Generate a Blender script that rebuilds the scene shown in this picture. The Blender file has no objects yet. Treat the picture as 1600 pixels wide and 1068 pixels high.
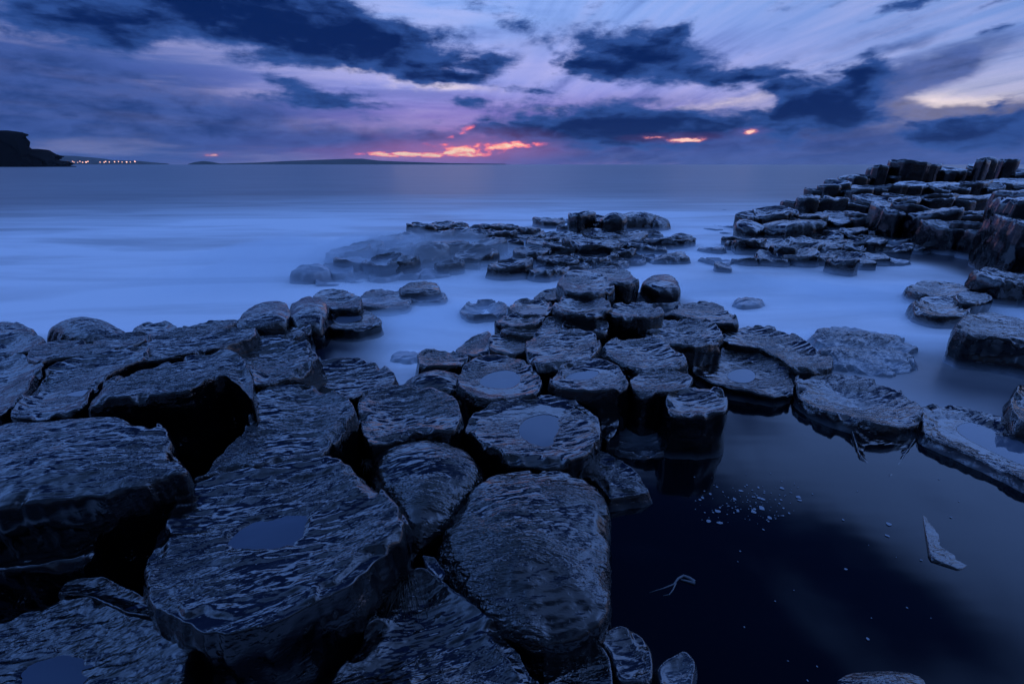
import bpy, math, random
import numpy as np
from mathutils import Vector

random.seed(7)
S = bpy.context.scene
COL = S.collection
R = math.radians

# ------------------------------------------------------------------ camera
F, PITCH, H = 711.0, R(21.3), 1.30          # 16 mm lens, tilted down, 1.3 m above the sea
cam = bpy.data.objects.new('camera', bpy.data.cameras.new('camera'))
COL.objects.link(cam)
cam.data.sensor_width = 36.0
cam.data.lens = 36.0 * F / 1600.0
cam.data.clip_end = 20000.0
cam.data.clip_start = 0.05
cam.location = (0, 0, H)
cam.rotation_euler = (math.pi / 2 - PITCH, 0, 0)
S.camera = cam

cp, sp = math.cos(PITCH), math.sin(PITCH)
def ray(px, py):
    a, b = (px - 800.0) / F, (534.0 - py) / F
    return np.array([a, cp + b * sp, -sp + b * cp])
def at(px, py, z=0.0):
    d = ray(px, py); t = (z - H) / d[2]
    return np.array([d[0] * t, d[1] * t, z])
def at_dist(px, py, dist):
    d = ray(px, py); t = dist / d[1]          # dist: forward distance
    return np.array([d[0] * t, d[1] * t, H + d[2] * t])
def azel(px, py):
    d = ray(px, py)
    return math.degrees(math.atan2(d[0], d[1])), math.degrees(math.atan2(d[2], math.hypot(d[0], d[1])))
def lin(r, g, b, k=1.0):
    f = lambda c: ((c / 255.0) / 12.92 if c / 255.0 <= .04045 else ((c / 255.0 + .055) / 1.055) ** 2.4)
    return (f(r) * k, f(g) * k, f(b) * k, 1.0)

# ------------------------------------------------------------------ node helper
class NT:
    def __init__(s, tree): s.t = tree; s.n = tree.nodes; s.l = tree.links
    def link(s, a, sock):
        if isinstance(a, (int, float)): sock.default_value = a
        elif isinstance(a, tuple): sock.default_value = a
        else: s.l.new(a, sock)
    def math(s, op, a, b=0.0, c=None, clamp=False):
        n = s.n.new('ShaderNodeMath'); n.operation = op; n.use_clamp = clamp
        s.link(a, n.inputs[0]); s.link(b, n.inputs[1])
        if c is not None: s.link(c, n.inputs[2])
        return n.outputs[0]
    def vmath(s, op, a, b=(0, 0, 0)):
        n = s.n.new('ShaderNodeVectorMath'); n.operation = op
        s.link(a, n.inputs[0]); s.link(b, n.inputs[1])
        return n.outputs[0]
    def comb(s, x, y, z):
        n = s.n.new('ShaderNodeCombineXYZ')
        for i, v in enumerate((x, y, z)): s.link(v, n.inputs[i])
        return n.outputs[0]
    def sep(s, v):
        n = s.n.new('ShaderNodeSeparateXYZ'); s.link(v, n.inputs[0]); return n.outputs
    def noise(s, v, scale, detail=3.0, rough=.5, dist=0.0, color=False, kind=None):
        n = s.n.new('ShaderNodeTexNoise'); s.link(v, n.inputs['Vector'])
        if kind: n.noise_type = kind
        n.inputs['Scale'].default_value = scale; n.inputs['Detail'].default_value = detail
        n.inputs['Roughness'].default_value = rough; n.inputs['Distortion'].default_value = dist
        return n.outputs['Color' if color else 'Fac']
    def smooth(s, v, lo, hi, a=0.0, b=1.0):
        n = s.n.new('ShaderNodeMapRange'); n.interpolation_type = 'SMOOTHSTEP'
        for i, x in enumerate((v, lo, hi, a, b)): s.link(x, n.inputs[i])
        return n.outputs[0]
    def mix(s, f, a, b, mode='MIX'):
        n = s.n.new('ShaderNodeMix'); n.data_type = 'RGBA'; n.blend_type = mode
        s.link(f, n.inputs[0]); s.link(a, n.inputs[6]); s.link(b, n.inputs[7])
        return n.outputs[2]
    def ramp(s, f, stops):
        n = s.n.new('ShaderNodeValToRGB'); e = n.color_ramp.elements
        while len(e) < len(stops): e.new(.5)
        for i, (p, c) in enumerate(stops): e[i].position = p; e[i].color = c
        s.link(f, n.inputs[0]); return n.outputs[0]

# ------------------------------------------------------------------ world
W = bpy.data.worlds.new('World'); S.world = W; W.use_nodes = True
W.node_tree.nodes.clear()
q = NT(W.node_tree)
tc = q.n.new('ShaderNodeTexCoord').outputs['Generated']
dirv = q.vmath('NORMALIZE', tc)
dx, dy, dz = q.sep(dirv)
az = q.math('MULTIPLY', q.math('ARCTAN2', dx, dy), 57.29578)
el = q.math('MULTIPLY', q.math('ARCSINE', dz), 57.29578)
# cloud-layer plane coordinates, turned so that +y runs towards the sunset
inv = q.math('DIVIDE', 1.0, q.math('MAXIMUM', q.math('ADD', dz, .10), .04))
pl = q.comb(q.math('MULTIPLY', dx, inv), q.math('MULTIPLY', dy, inv), 0.0)
rot = q.n.new('ShaderNodeVectorRotate'); rot.rotation_type = 'Z_AXIS'
q.link(pl, rot.inputs['Vector']); rot.inputs['Angle'].default_value = R(-10)
plr = rot.outputs[0]
streak = q.noise(q.vmath('MULTIPLY', plr, (2.6, .38, 1)), 1.0, 5, .55, .3)
streak2 = q.noise(q.vmath('MULTIPLY', plr, (7.0, .8, 1)), 1.0, 4, .6, .2)
puff = q.noise(q.vmath('MULTIPLY', dirv, (8, 8, 24)), 1.0, 9, .66, .25)
fine = q.noise(q.vmath('MULTIPLY', dirv, (24, 24, 60)), 1.0, 6, .65, .2)
warp = q.noise(q.vmath('MULTIPLY', dirv, (12, 12, 30)), 1.0, 4, .6, 0, color=True)
uv0 = q.comb(az, el, 0.0)
uv = q.vmath('ADD', uv0, q.vmath('MULTIPLY', q.vmath('SUBTRACT', warp, (.5, .5, .5)), (5.0, 1.8, 0)))

def blobs(lst, vec):
    acc = None
    for (px, py, rx, ry, ang, amp) in lst:
        u, v = azel(px, py)
        ru = abs(azel(px + rx, py)[0] - azel(px - rx, py)[0]) / 2
        rv = abs(azel(px, py + ry)[1] - azel(px, py - ry)[1]) / 2
        m = q.n.new('ShaderNodeMapping'); m.vector_type = 'TEXTURE'
        m.inputs['Location'].default_value = (u, v, 0)
        m.inputs['Rotation'].default_value = (0, 0, R(ang))
        m.inputs['Scale'].default_value = (ru * 1.9, rv * 1.9, 1)
        q.link(vec, m.inputs[0])
        g = q.n.new('ShaderNodeTexGradient'); g.gradient_type = 'SPHERICAL'
        q.link(m.outputs[0], g.inputs[0])
        acc = q.math('MULTIPLY_ADD', g.outputs['Fac'], amp, acc if acc is not None else 0.0)
    return acc

# clear-sky colour by height, for the left, the middle and the right of the view
ev = q.math('DIVIDE', el, 32.0, clamp=True)
def P(deg): return deg / 32.0
left = q.ramp(ev, [(0, lin(48, 76, 136)), (P(2), lin(42, 74, 134)), (P(6), lin(48, 78, 142)), (P(9), lin(68, 92, 158)),
                   (P(12), lin(82, 104, 165)), (P(16), lin(70, 105, 165)), (1, lin(110, 145, 218))])
mid = q.ramp(ev, [(0, lin(92, 84, 150)), (P(2), lin(118, 92, 160)), (P(5), lin(104, 108, 180)), (P(7.5), lin(136, 146, 214)),
                  (P(10), lin(142, 152, 216)), (P(14), lin(126, 158, 224)), (1, lin(130, 166, 240))])
rgt = q.ramp(ev, [(0, lin(88, 98, 158)), (P(2), lin(92, 106, 165)), (P(5), lin(165, 165, 190)), (P(7), lin(150, 160, 205)),
                  (P(10), lin(112, 142, 205)), (P(14), lin(94, 134, 200)), (1, lin(120, 158, 232))])
base = q.mix(q.smooth(az, -40.0, -8.0), left, mid)
base = q.mix(q.smooth(az, 8.0, 44.0), base, rgt)
# long drawn-out high cloud streaks
stv = q.math('ADD', q.math('MULTIPLY', streak, .65), q.math('MULTIPLY', streak2, .35))
lay = q.noise(q.vmath('MULTIPLY', dirv, (3.5, 3.5, 34)), 1.0, 5, .55, .3)          # level layers on the left
stv = q.math('ADD', stv, q.math('MULTIPLY', q.math('SUBTRACT', lay, stv), q.smooth(az, 14.0, -14.0)))
base = q.mix(q.math('MULTIPLY', q.smooth(stv, .44, .66), .26), base, lin(205, 195, 232))
base = q.mix(q.math('MULTIPLY', q.smooth(stv, .50, .36), .45), base, lin(66, 88, 160))
# pink and cream glow of the sunset behind the bank
pink = blobs([(720, 212, 150, 30, 0, .42), (560, 155, 200, 24, 0, .10), (900, 165, 200, 20, 0, .25)], uv)
base = q.mix(q.math('MULTIPLY', pink, .75, clamp=True), base, lin(168, 114, 190))
cream = blobs([(1470, 178, 110, 24, -4, 1.5), (700, 138, 120, 9, 0, .6), (560, 108, 120, 9, -6, .6), (1120, 165, 190, 10, 8, .6), (1330, 150, 120, 7, 12, .5), (850, 172, 60, 6, 0, .5)], uv)
base = q.mix(q.math('MULTIPLY', q.smooth(q.math('ADD', cream, q.math('MULTIPLY', q.math('SUBTRACT', fine, .5), .6)), .2, 1.1), .9), base, lin(246, 226, 222))
# soft grey-blue middle clouds
softc = blobs([(100, 150, 260, 36, 0, 1.1), (30, 110, 120, 50, 0, .5), (330, 205, 360, 30, 0, .8), (590, 225, 90, 16, 0, .5), (180, 172, 120, 10, 0, .5),
               (1300, 222, 480, 32, 0, 1.7), (1180, 205, 260, 14, 0, .9), (1440, 112, 110, 22, 14, 1.0), (1390, 150, 70, 30, 30, .8), (1550, 218, 170, 34, 0, 1.1), (1400, 200, 90, 24, 0, .8),
               (900, 238, 170, 14, 0, .9), (1000, 160, 120, 12, 0, .5), (1400, 72, 60, 8, 12, .6), (160, 75, 240, 26, 0, .3), (880, 60, 130, 30, 0, .3), (1350, 60, 130, 8, 10, .35)], uv)
sm = q.smooth(q.math('ADD', softc, q.math('MULTIPLY', q.math('SUBTRACT', puff, .5), 1.0)), .05, .85)
softcol = q.mix(q.smooth(q.math('MULTIPLY_ADD', puff, .6, q.math('MULTIPLY', fine, .4)), .32, .66), lin(10, 42, 98), lin(62, 86, 152))
sky1 = q.mix(q.math('MULTIPLY', sm, .85), base, softcol)
# dark cumulus
dark = blobs([(120, 22, 160, 36, 0, 1.2), (20, 48, 90, 16, 0, .5), (430, 28, 140, 42, -3, 1.25), (570, 66, 150, 34, -6, 1.35), (180, 60, 60, 14, -15, .5), (330, 18, 90, 30, 0, .5),
              (420, 95, 60, 9, 0, .7), (640, 112, 60, 12, -6, .9), (500, 158, 80, 10, -3, 1.0), (462, 132, 40, 12, -15, .8), (560, 146, 26, 6, 0, .6),
              (705, 120, 40, 6, -4, .8), (722, 162, 24, 8, 0, 1.0), (815, 40, 46, 16, -15, .8), (770, 106, 34, 12, 10, .7), (790, 137, 50, 4, -4, .6), (735, 3, 40, 10, 0, .5),
              (985, 88, 82, 32, -4, 1.5), (1055, 48, 32, 14, 35, .8), (915, 104, 50, 14, -10, .8), (840, 130, 34, 12, 0, .5), (1140, 124, 76, 15, -3, 1.3), (1200, 117, 50, 4, 4, .5),
              (925, 198, 130, 26, -3, 1.4), (1030, 196, 90, 18, 0, .8), (800, 208, 70, 9, -2, .9), (680, 216, 40, 6, 0, .7), (1020, 155, 50, 7, 0, .4), (1060, 218, 70, 10, 0, .6),
              (1150, 195, 60, 18, 0, .6), (1262, 176, 56, 36, 0, 1.35), (1330, 160, 46, 40, 35, 1.25), (1352, 115, 22, 20, 30, .9), (1230, 160, 16, 22, 0, .6),
              (1560, 210, 90, 20, 0, 1.3), (1450, 214, 60, 14, 0, .8), (1552, 166, 18, 13, 20, 1.0), (1490, 192, 34, 10, 0, .8), (1600, 180, 30, 12, 0, .7), (1410, 185, 30, 12, 0, .5),
              (1568, 44, 56, 6, 12, .9), (1440, 4, 80, 8, 10, .9), (1540, 14, 60, 5, 10, .5)], uv)
dn = q.math('ADD', q.math('MULTIPLY', q.math('SUBTRACT', puff, .5), 2.1), q.math('MULTIPLY', q.math('SUBTRACT', fine, .5), .9))
dsum = q.math('ADD', dark, dn)
dm = q.smooth(dsum, .16, .82)
inn = q.noise(q.vmath('MULTIPLY', dirv, (15, 15, 48)), 1.0, 6, .6, .3)
darkcol = q.mix(q.smooth(q.math('ADD', dsum, q.math('MULTIPLY', q.math('SUBTRACT', inn, .5), 2.4)), .5, 1.6), lin(40, 72, 136), lin(3, 28, 80))
sky2 = q.mix(dm, sky1, darkcol)
# burning gaps over the horizon
uvs = q.vmath('ADD', uv0, q.vmath('MULTIPLY', q.vmath('SUBTRACT', warp, (.5, .5, .5)), (3.0, .9, 0)))
fire = blobs([(650, 242, 65, 3, 0, .8), (735, 236, 45, 6, 0, .85), (800, 226, 40, 4, 0, .8), (610, 240, 40, 3, 0, .6), (722, 206, 30, 4, 20, .4), (690, 226, 40, 3, 0, .4)], uvs)
tiny = q.noise(q.vmath('MULTIPLY', dirv, (40, 40, 110)), 1.0, 4, .6, .2)
glow = blobs([(690, 240, 130, 12, 0, .6), (740, 226, 90, 18, 0, .35), (1060, 216, 60, 6, 0, .15), (1170, 205, 18, 5, 0, .15), (335, 242, 22, 4, 0, .15)], uvs)
sky2 = q.mix(q.math('MULTIPLY', glow, .75, clamp=True), sky2, lin(196, 112, 160))
fm = q.smooth(q.math('MULTIPLY', fire, q.math('MULTIPLY_ADD', q.math('SUBTRACT', tiny, .5), 5.0, 1.3)), .12, 1.25)
fcol = q.ramp(fm, [(0, lin(190, 90, 150)), (.45, lin(250, 120, 130)), (.8, lin(255, 176, 150)), (1, lin(255, 214, 180))])
sky3 = q.mix(q.smooth(fm, 0.0, .5), sky2, fcol)
spots = blobs([(335, 242.5, 12, 2.2, 0, 1.7), (1020, 214, 14, 3, 0, 1.3), (1060, 219, 16, 3.5, 0, 1.6), (1089, 218, 12, 4, 0, 1.6), (1170, 205, 10, 3.5, 0, 1.6)],
              q.vmath('ADD', uv0, q.vmath('MULTIPLY', q.vmath('SUBTRACT', warp, (.5, .5, .5)), (1.6, .4, 0))))
sp_ = q.smooth(q.math('MULTIPLY', spots, q.math('MULTIPLY_ADD', q.math('SUBTRACT', tiny, .5), 4.0, 1.1)), .25, 1.6)
sky3 = q.mix(sp_, sky3, q.ramp(sp_, [(0, lin(150, 90, 140)), (.6, lin(240, 140, 130)), (1, lin(255, 205, 185))]))
# veil of rain and air along the horizon
sky3 = q.mix(q.math('MULTIPLY', q.smooth(el, 1.3, -.2), .4), sky3, q.mix(q.smooth(az, -35.0, -10.0), q.mix(q.smooth(az, 8.0, 20.0), lin(62, 78, 140), lin(62, 78, 140)), q.mix(q.smooth(az, 6.0, 18.0), lin(96, 90, 152), lin(66, 86, 142))))
# unseen sky overhead: cloud cover goes on, clear parts brightened to light the sea
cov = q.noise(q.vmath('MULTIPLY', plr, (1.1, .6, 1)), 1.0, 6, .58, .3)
added_bank = q.math('MULTIPLY', q.smooth(dy, .22, .50), q.smooth(dz, .50, .64))     # unseen cloud deck added ahead to darken the pool's reflection
cov = q.math('ADD', cov, q.math('MULTIPLY', added_bank, .28))
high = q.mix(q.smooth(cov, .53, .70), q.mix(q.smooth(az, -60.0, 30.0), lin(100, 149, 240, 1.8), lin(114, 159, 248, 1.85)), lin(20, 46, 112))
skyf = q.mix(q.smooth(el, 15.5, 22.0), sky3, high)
# unseen sky behind (dusk) and overhead, dimmed so the stones reflect darker
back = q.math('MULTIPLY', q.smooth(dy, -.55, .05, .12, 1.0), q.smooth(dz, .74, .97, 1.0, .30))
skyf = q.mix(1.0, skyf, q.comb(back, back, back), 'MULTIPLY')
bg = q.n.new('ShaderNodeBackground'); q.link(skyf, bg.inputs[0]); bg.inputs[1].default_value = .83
nis = q.n.new('ShaderNodeTexSky'); nis.sky_type = 'NISHITA'; nis.sun_disc = False
nis.sun_elevation = R(2.0); nis.sun_rotation = R(-8.0)
bg2 = q.n.new('ShaderNodeBackground'); q.link(nis.outputs[0], bg2.inputs[0]); bg2.inputs[1].default_value = .00008
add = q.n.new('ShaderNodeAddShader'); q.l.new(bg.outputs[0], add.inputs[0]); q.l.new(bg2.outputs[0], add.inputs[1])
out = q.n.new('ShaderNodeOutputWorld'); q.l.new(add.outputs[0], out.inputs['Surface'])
W.cycles.sampling_method = 'MANUAL'; W.cycles.sample_map_resolution = 1024

# the last of the sun through the bank: very weak and broad
sun = bpy.data.objects.new('sun', bpy.data.lights.new('sun', 'SUN')); COL.objects.link(sun)
sun.data.energy = .006; sun.data.angle = R(12); sun.data.color = (1, .72, .62)
sun.rotation_euler = Vector((-math.sin(R(8)), math.cos(R(8)), math.tan(R(5)))).to_track_quat('Z', 'Y').to_euler()

vs = S.view_settings
vs.view_transform = 'Standard'; vs.look = 'None'; vs.exposure = 0.52; vs.gamma = 1.0; vs.use_curve_mapping = False
S.cycles.use_denoising = True
S.cycles.max_bounces = 7; S.cycles.diffuse_bounces = 2; S.cycles.glossy_bounces = 3; S.cycles.volume_bounces = 4
S.cycles.transparent_max_bounces = 8
S.cycles.sample_clamp_indirect = 4.0

# ------------------------------------------------------------------ numpy noise
def _h(ix, iy, iz, seed):
    n = (ix.astype(np.int64) * 374761393 + iy.astype(np.int64) * 668265263 + iz.astype(np.int64) * 2147483647 + seed * 1274126177) & 0xffffffff
    n = ((n ^ (n >> 13)) * 1274126177) & 0xffffffff
    n = (n ^ (n >> 16)) & 0xffffffff
    return n / 4294967295.0
def vnoise(x, y, z, seed=0):
    fx, fy, fz = np.floor(x), np.floor(y), np.floor(z)
    tx, ty, tz = x - fx, y - fy, z - fz
    tx, ty, tz = tx*tx*(3-2*tx), ty*ty*(3-2*ty), tz*tz*(3-2*tz)
    r = 0
    for i in (0, 1):
        for j in (0, 1):
            for k in (0, 1):
                r = r + _h(fx+i, fy+j, fz+k, seed) * (tx if i else 1-tx) * (ty if j else 1-ty) * (tz if k else 1-tz)
    return r - .5
def fbm(x, y, z, seed=0, oct=4, gain=.5):
    a, s, f = 1.0, 0, 1.0
    for o in range(oct):
        s = s + a * vnoise(x*f, y*f, z*f, seed + o*17); a *= gain; f *= 2.03
    return s
def sstep(a, b, x):
    t = np.clip((x-a)/(b-a), 0, 1); return t*t*(3-2*t)

# ------------------------------------------------------------------ materials
def newmat(name):
    m = bpy.data.materials.new(name); m.use_nodes = True; m.node_tree.nodes.clear()
    n = NT(m.node_tree); o = n.n.new('ShaderNodeOutputMaterial')
    b = n.n.new('ShaderNodeBsdfPrincipled'); n.l.new(b.outputs[0], o.inputs['Surface'])
    return m, n, b, o

def rock_material():
    m, n, b, o = newmat('wet_basalt')
    tcn = n.n.new('ShaderNodeTexCoord').outputs['Object']
    oi = n.n.new('ShaderNodeObjectInfo').outputs['Random']
    rz = n.n.new('ShaderNodeVectorRotate'); rz.rotation_type = 'Z_AXIS'
    n.link(tcn, rz.inputs['Vector']); n.link(n.math('MULTIPLY_ADD', oi, .8, -.65), rz.inputs['Angle'])
    v = n.vmath('ADD', rz.outputs[0], n.comb(n.math('MULTIPLY', oi, 37.0), 0.0, 0.0))
    g = n.n.new('ShaderNodeNewGeometry').outputs['Position']
    # ridged, drawn-out grain
    r1 = n.noise(n.vmath('MULTIPLY', v, (13, 40, 24)), 1.0, 3, .55, .35)
    ridge = n.math('ABSOLUTE', n.math('SUBTRACT', r1, .5))
    r2 = n.noise(n.vmath('MULTIPLY', v, (40, 105, 70)), 1.0, 1.5, .5, .2)
    r3 = n.noise(v, 150.0, 2, .5)
    hgt = n.math('ADD', n.math('ADD', n.math('MULTIPLY', ridge, -1.1), n.math('MULTIPLY', r1, .9)), n.math('ADD', n.math('MULTIPLY', r2, .65), n.math('MULTIPLY', r3, .14)))
    patch = n.smooth(n.noise(n.vmath('MULTIPLY', v, (3, 5, 4)), 1.0, 3, .6), .42, .62, .10, 1.0)
    pit = n.smooth(n.noise(v, 60.0, 2, .5), .62, .75, 0.0, -.5)
    hgt = n.math('MULTIPLY', n.math('MULTIPLY', n.math('ADD', hgt, pit), patch), n.math('MULTIPLY_ADD', n.math('FRACT', n.math('MULTIPLY', oi, 7.3)), .7, .45))
    tone = n.noise(v, 5.0, 5, .65)
    col = n.ramp(tone, [(.3, (.0008, .001, .0016, 1)), (.55, (.0018, .0022, .0034, 1)), (.75, (.005, .0055, .0075, 1))])
    # foam the swell leaves low on the stone; also paints mist over veiled stones
    wh = n.n.new('ShaderNodeAttribute'); wh.attribute_type = 'OBJECT'; wh.attribute_name = 'wash_height'
    wa = n.n.new('ShaderNodeAttribute'); wa.attribute_type = 'OBJECT'; wa.attribute_name = 'wash_amount'
    zz = n.sep(g)[2]
    wn = n.noise(n.vmath('MULTIPLY', g, (1.6, 2.6, 3)), 1.0, 3, .5)
    f = n.math('SUBTRACT', n.math('MULTIPLY_ADD', n.math('SUBTRACT', wn, .5), .08, wh.outputs['Fac']), zz)
    foam = n.math('MULTIPLY', n.smooth(f, -.05, .05), wa.outputs['Fac'], clamp=True)
    n.link(n.mix(foam, col, (.52, .60, .70, 1)), b.inputs['Base Color'])
    rg = n.math('MULTIPLY_ADD', n.noise(v, 9.0, 3, .6), .24, .02)
    n.link(n.math('ADD', rg, n.math('MULTIPLY', foam, .4)), b.inputs['Roughness'])
    b.inputs['IOR'].default_value = 1.85
    bp = n.n.new('ShaderNodeBump'); bp.inputs['Distance'].default_value = .0085
    nzz = n.sep(n.n.new('ShaderNodeNewGeometry').outputs['True Normal'])[2]
    n.link(n.math('MULTIPLY', n.math('MULTIPLY_ADD', foam, -.75, 1.0), n.smooth(nzz, .05, .55, .55, 1.0)), bp.inputs['Strength']); n.link(hgt, bp.inputs['Height'])
    n.l.new(bp.outputs[0], b.inputs['Normal'])
    return m
ROCK = rock_material()

def water_material(name, milk_attr, dark, rough, bump=.0):
    m, n, b, o = newmat(name)
    g = n.n.new('ShaderNodeNewGeometry').outputs['Position']
    if milk_attr:
        at_ = n.n.new('ShaderNodeAttribute'); at_.attribute_name = 'milk'
        st = n.noise(n.vmath('MULTIPLY', g, (.22, .85, 1)), 1.0, 5, .55, .6)
        st2 = n.noise(n.vmath('MULTIPLY', g, (.05, .35, 1)), 1.0, 4, .55, .3)
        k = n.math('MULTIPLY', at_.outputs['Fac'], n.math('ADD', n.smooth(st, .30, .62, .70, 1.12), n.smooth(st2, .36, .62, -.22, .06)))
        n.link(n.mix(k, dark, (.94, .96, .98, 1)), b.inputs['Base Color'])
        n.link(n.math('MULTIPLY_ADD', k, .25, rough), b.inputs['Roughness'])
    else:
        st = n.noise(n.vmath('MULTIPLY', g, (1.2, 2.2, 1)), 1.0, 4, .6, .5)
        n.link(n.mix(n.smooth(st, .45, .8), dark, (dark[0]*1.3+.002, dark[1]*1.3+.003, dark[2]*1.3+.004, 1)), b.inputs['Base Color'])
        b.inputs['Roughness'].default_value = rough
    b.inputs['IOR'].default_value = 1.34
    bp = n.n.new('ShaderNodeBump'); bp.inputs['Distance'].default_value = .05; bp.inputs['Strength'].default_value = bump
    n.link(n.noise(n.vmath('MULTIPLY', g, (.7, 2.4, 1)), 1.0, 3, .5), bp.inputs['Height'])
    n.l.new(bp.outputs[0], b.inputs['Normal'])
    return m
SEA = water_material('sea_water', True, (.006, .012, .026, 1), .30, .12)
POOL = water_material('still_water', False, (.001, .002, .004, 1), .07, .05)
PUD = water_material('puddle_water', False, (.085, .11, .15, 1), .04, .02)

def simple(name, col, rough=.6, emit=None, spec=.5):
    m, n, b, o = newmat(name)
    g = n.n.new('ShaderNodeTexCoord').outputs['Object']
    t = n.noise(g, 3.0, 4, .6)
    n.link(n.mix(t, tuple(c*.6 for c in col[:3]) + (1,), tuple(c*1.4 for c in col[:3]) + (1,)), b.inputs['Base Color'])
    b.inputs['Roughness'].default_value = rough; b.inputs['Specular IOR Level'].default_value = spec
    if emit: b.inputs['Emission Color'].default_value = emit; b.inputs['Emission Strength'].default_value = 1.0
    return m

# ------------------------------------------------------------------ object helpers
def tag(o, label=None, cat=None, group=None, kind=None):
    if label: o['label'] = label
    if cat: o['category'] = cat
    if group: o['group'] = group
    if kind: o['kind'] = kind
    return o
def mesh_obj(name, verts, faces, m, origin=None, smooth=True):
    me = bpy.data.meshes.new(name)
    v = np.asarray(verts, dtype=np.float64)
    if origin is not None: v = v - np.asarray(origin)
    f = np.asarray(faces, dtype=np.int32) if not isinstance(faces, list) else faces
    if isinstance(f, list):
        me.from_pydata([tuple(p) for p in v], [], f)
    else:
        k = f.shape[1]
        me.vertices.add(len(v)); me.vertices.foreach_set('co', v.astype(np.float32).ravel())
        me.loops.add(f.size); me.loops.foreach_set('vertex_index', f.ravel())
        me.polygons.add(len(f)); me.polygons.foreach_set('loop_start', np.arange(0, f.size, k, dtype=np.int32))
        me.update(calc_edges=True); me.validate()
    if smooth: me.polygons.foreach_set('use_smooth', np.ones(len(me.polygons), dtype=bool))
    me.materials.append(m)
    o = bpy.data.objects.new(name, me); COL.objects.link(o)
    if origin is not None: o.location = origin
    return o
def chaikin(P_, it=1, k=.25):
    for _ in range(it):
        N = np.roll(P_, -1, axis=0)
        P_ = np.stack([(1-k)*P_ + k*N, k*P_ + (1-k)*N], 1).reshape(-1, 2)
    return P_
def area2(P_):
    x, y = P_[:, 0], P_[:, 1]; return np.sum(x*np.roll(y, -1) - np.roll(x, -1)*y)
def kernel_centre(P_):
    rs = np.random.RandomState(1); lo, hi = P_.min(0), P_.max(0); c0 = P_.mean(0)
    C = np.vstack([c0[None], lo + rs.rand(3000, 2) * (hi-lo)])
    A = P_; B = np.roll(P_, -1, axis=0); E = B - A; L = np.linalg.norm(E, axis=1) + 1e-9
    cr = (E[None, :, 0]*(C[:, None, 1]-A[None, :, 1]) - E[None, :, 1]*(C[:, None, 0]-A[None, :, 0])) / L[None]
    m = cr.min(1) - .15*np.linalg.norm(C - c0, axis=1)
    return C[np.argmax(m)]
def resample(P_, n):
    Q = np.vstack([P_, P_[:1]]); s = np.concatenate([[0], np.cumsum(np.linalg.norm(np.diff(Q, axis=0), axis=1))])
    t = np.linspace(0, s[-1], n, endpoint=False)
    return np.stack([np.interp(t, s, Q[:, 0]), np.interp(t, s, Q[:, 1])], 1)

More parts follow.
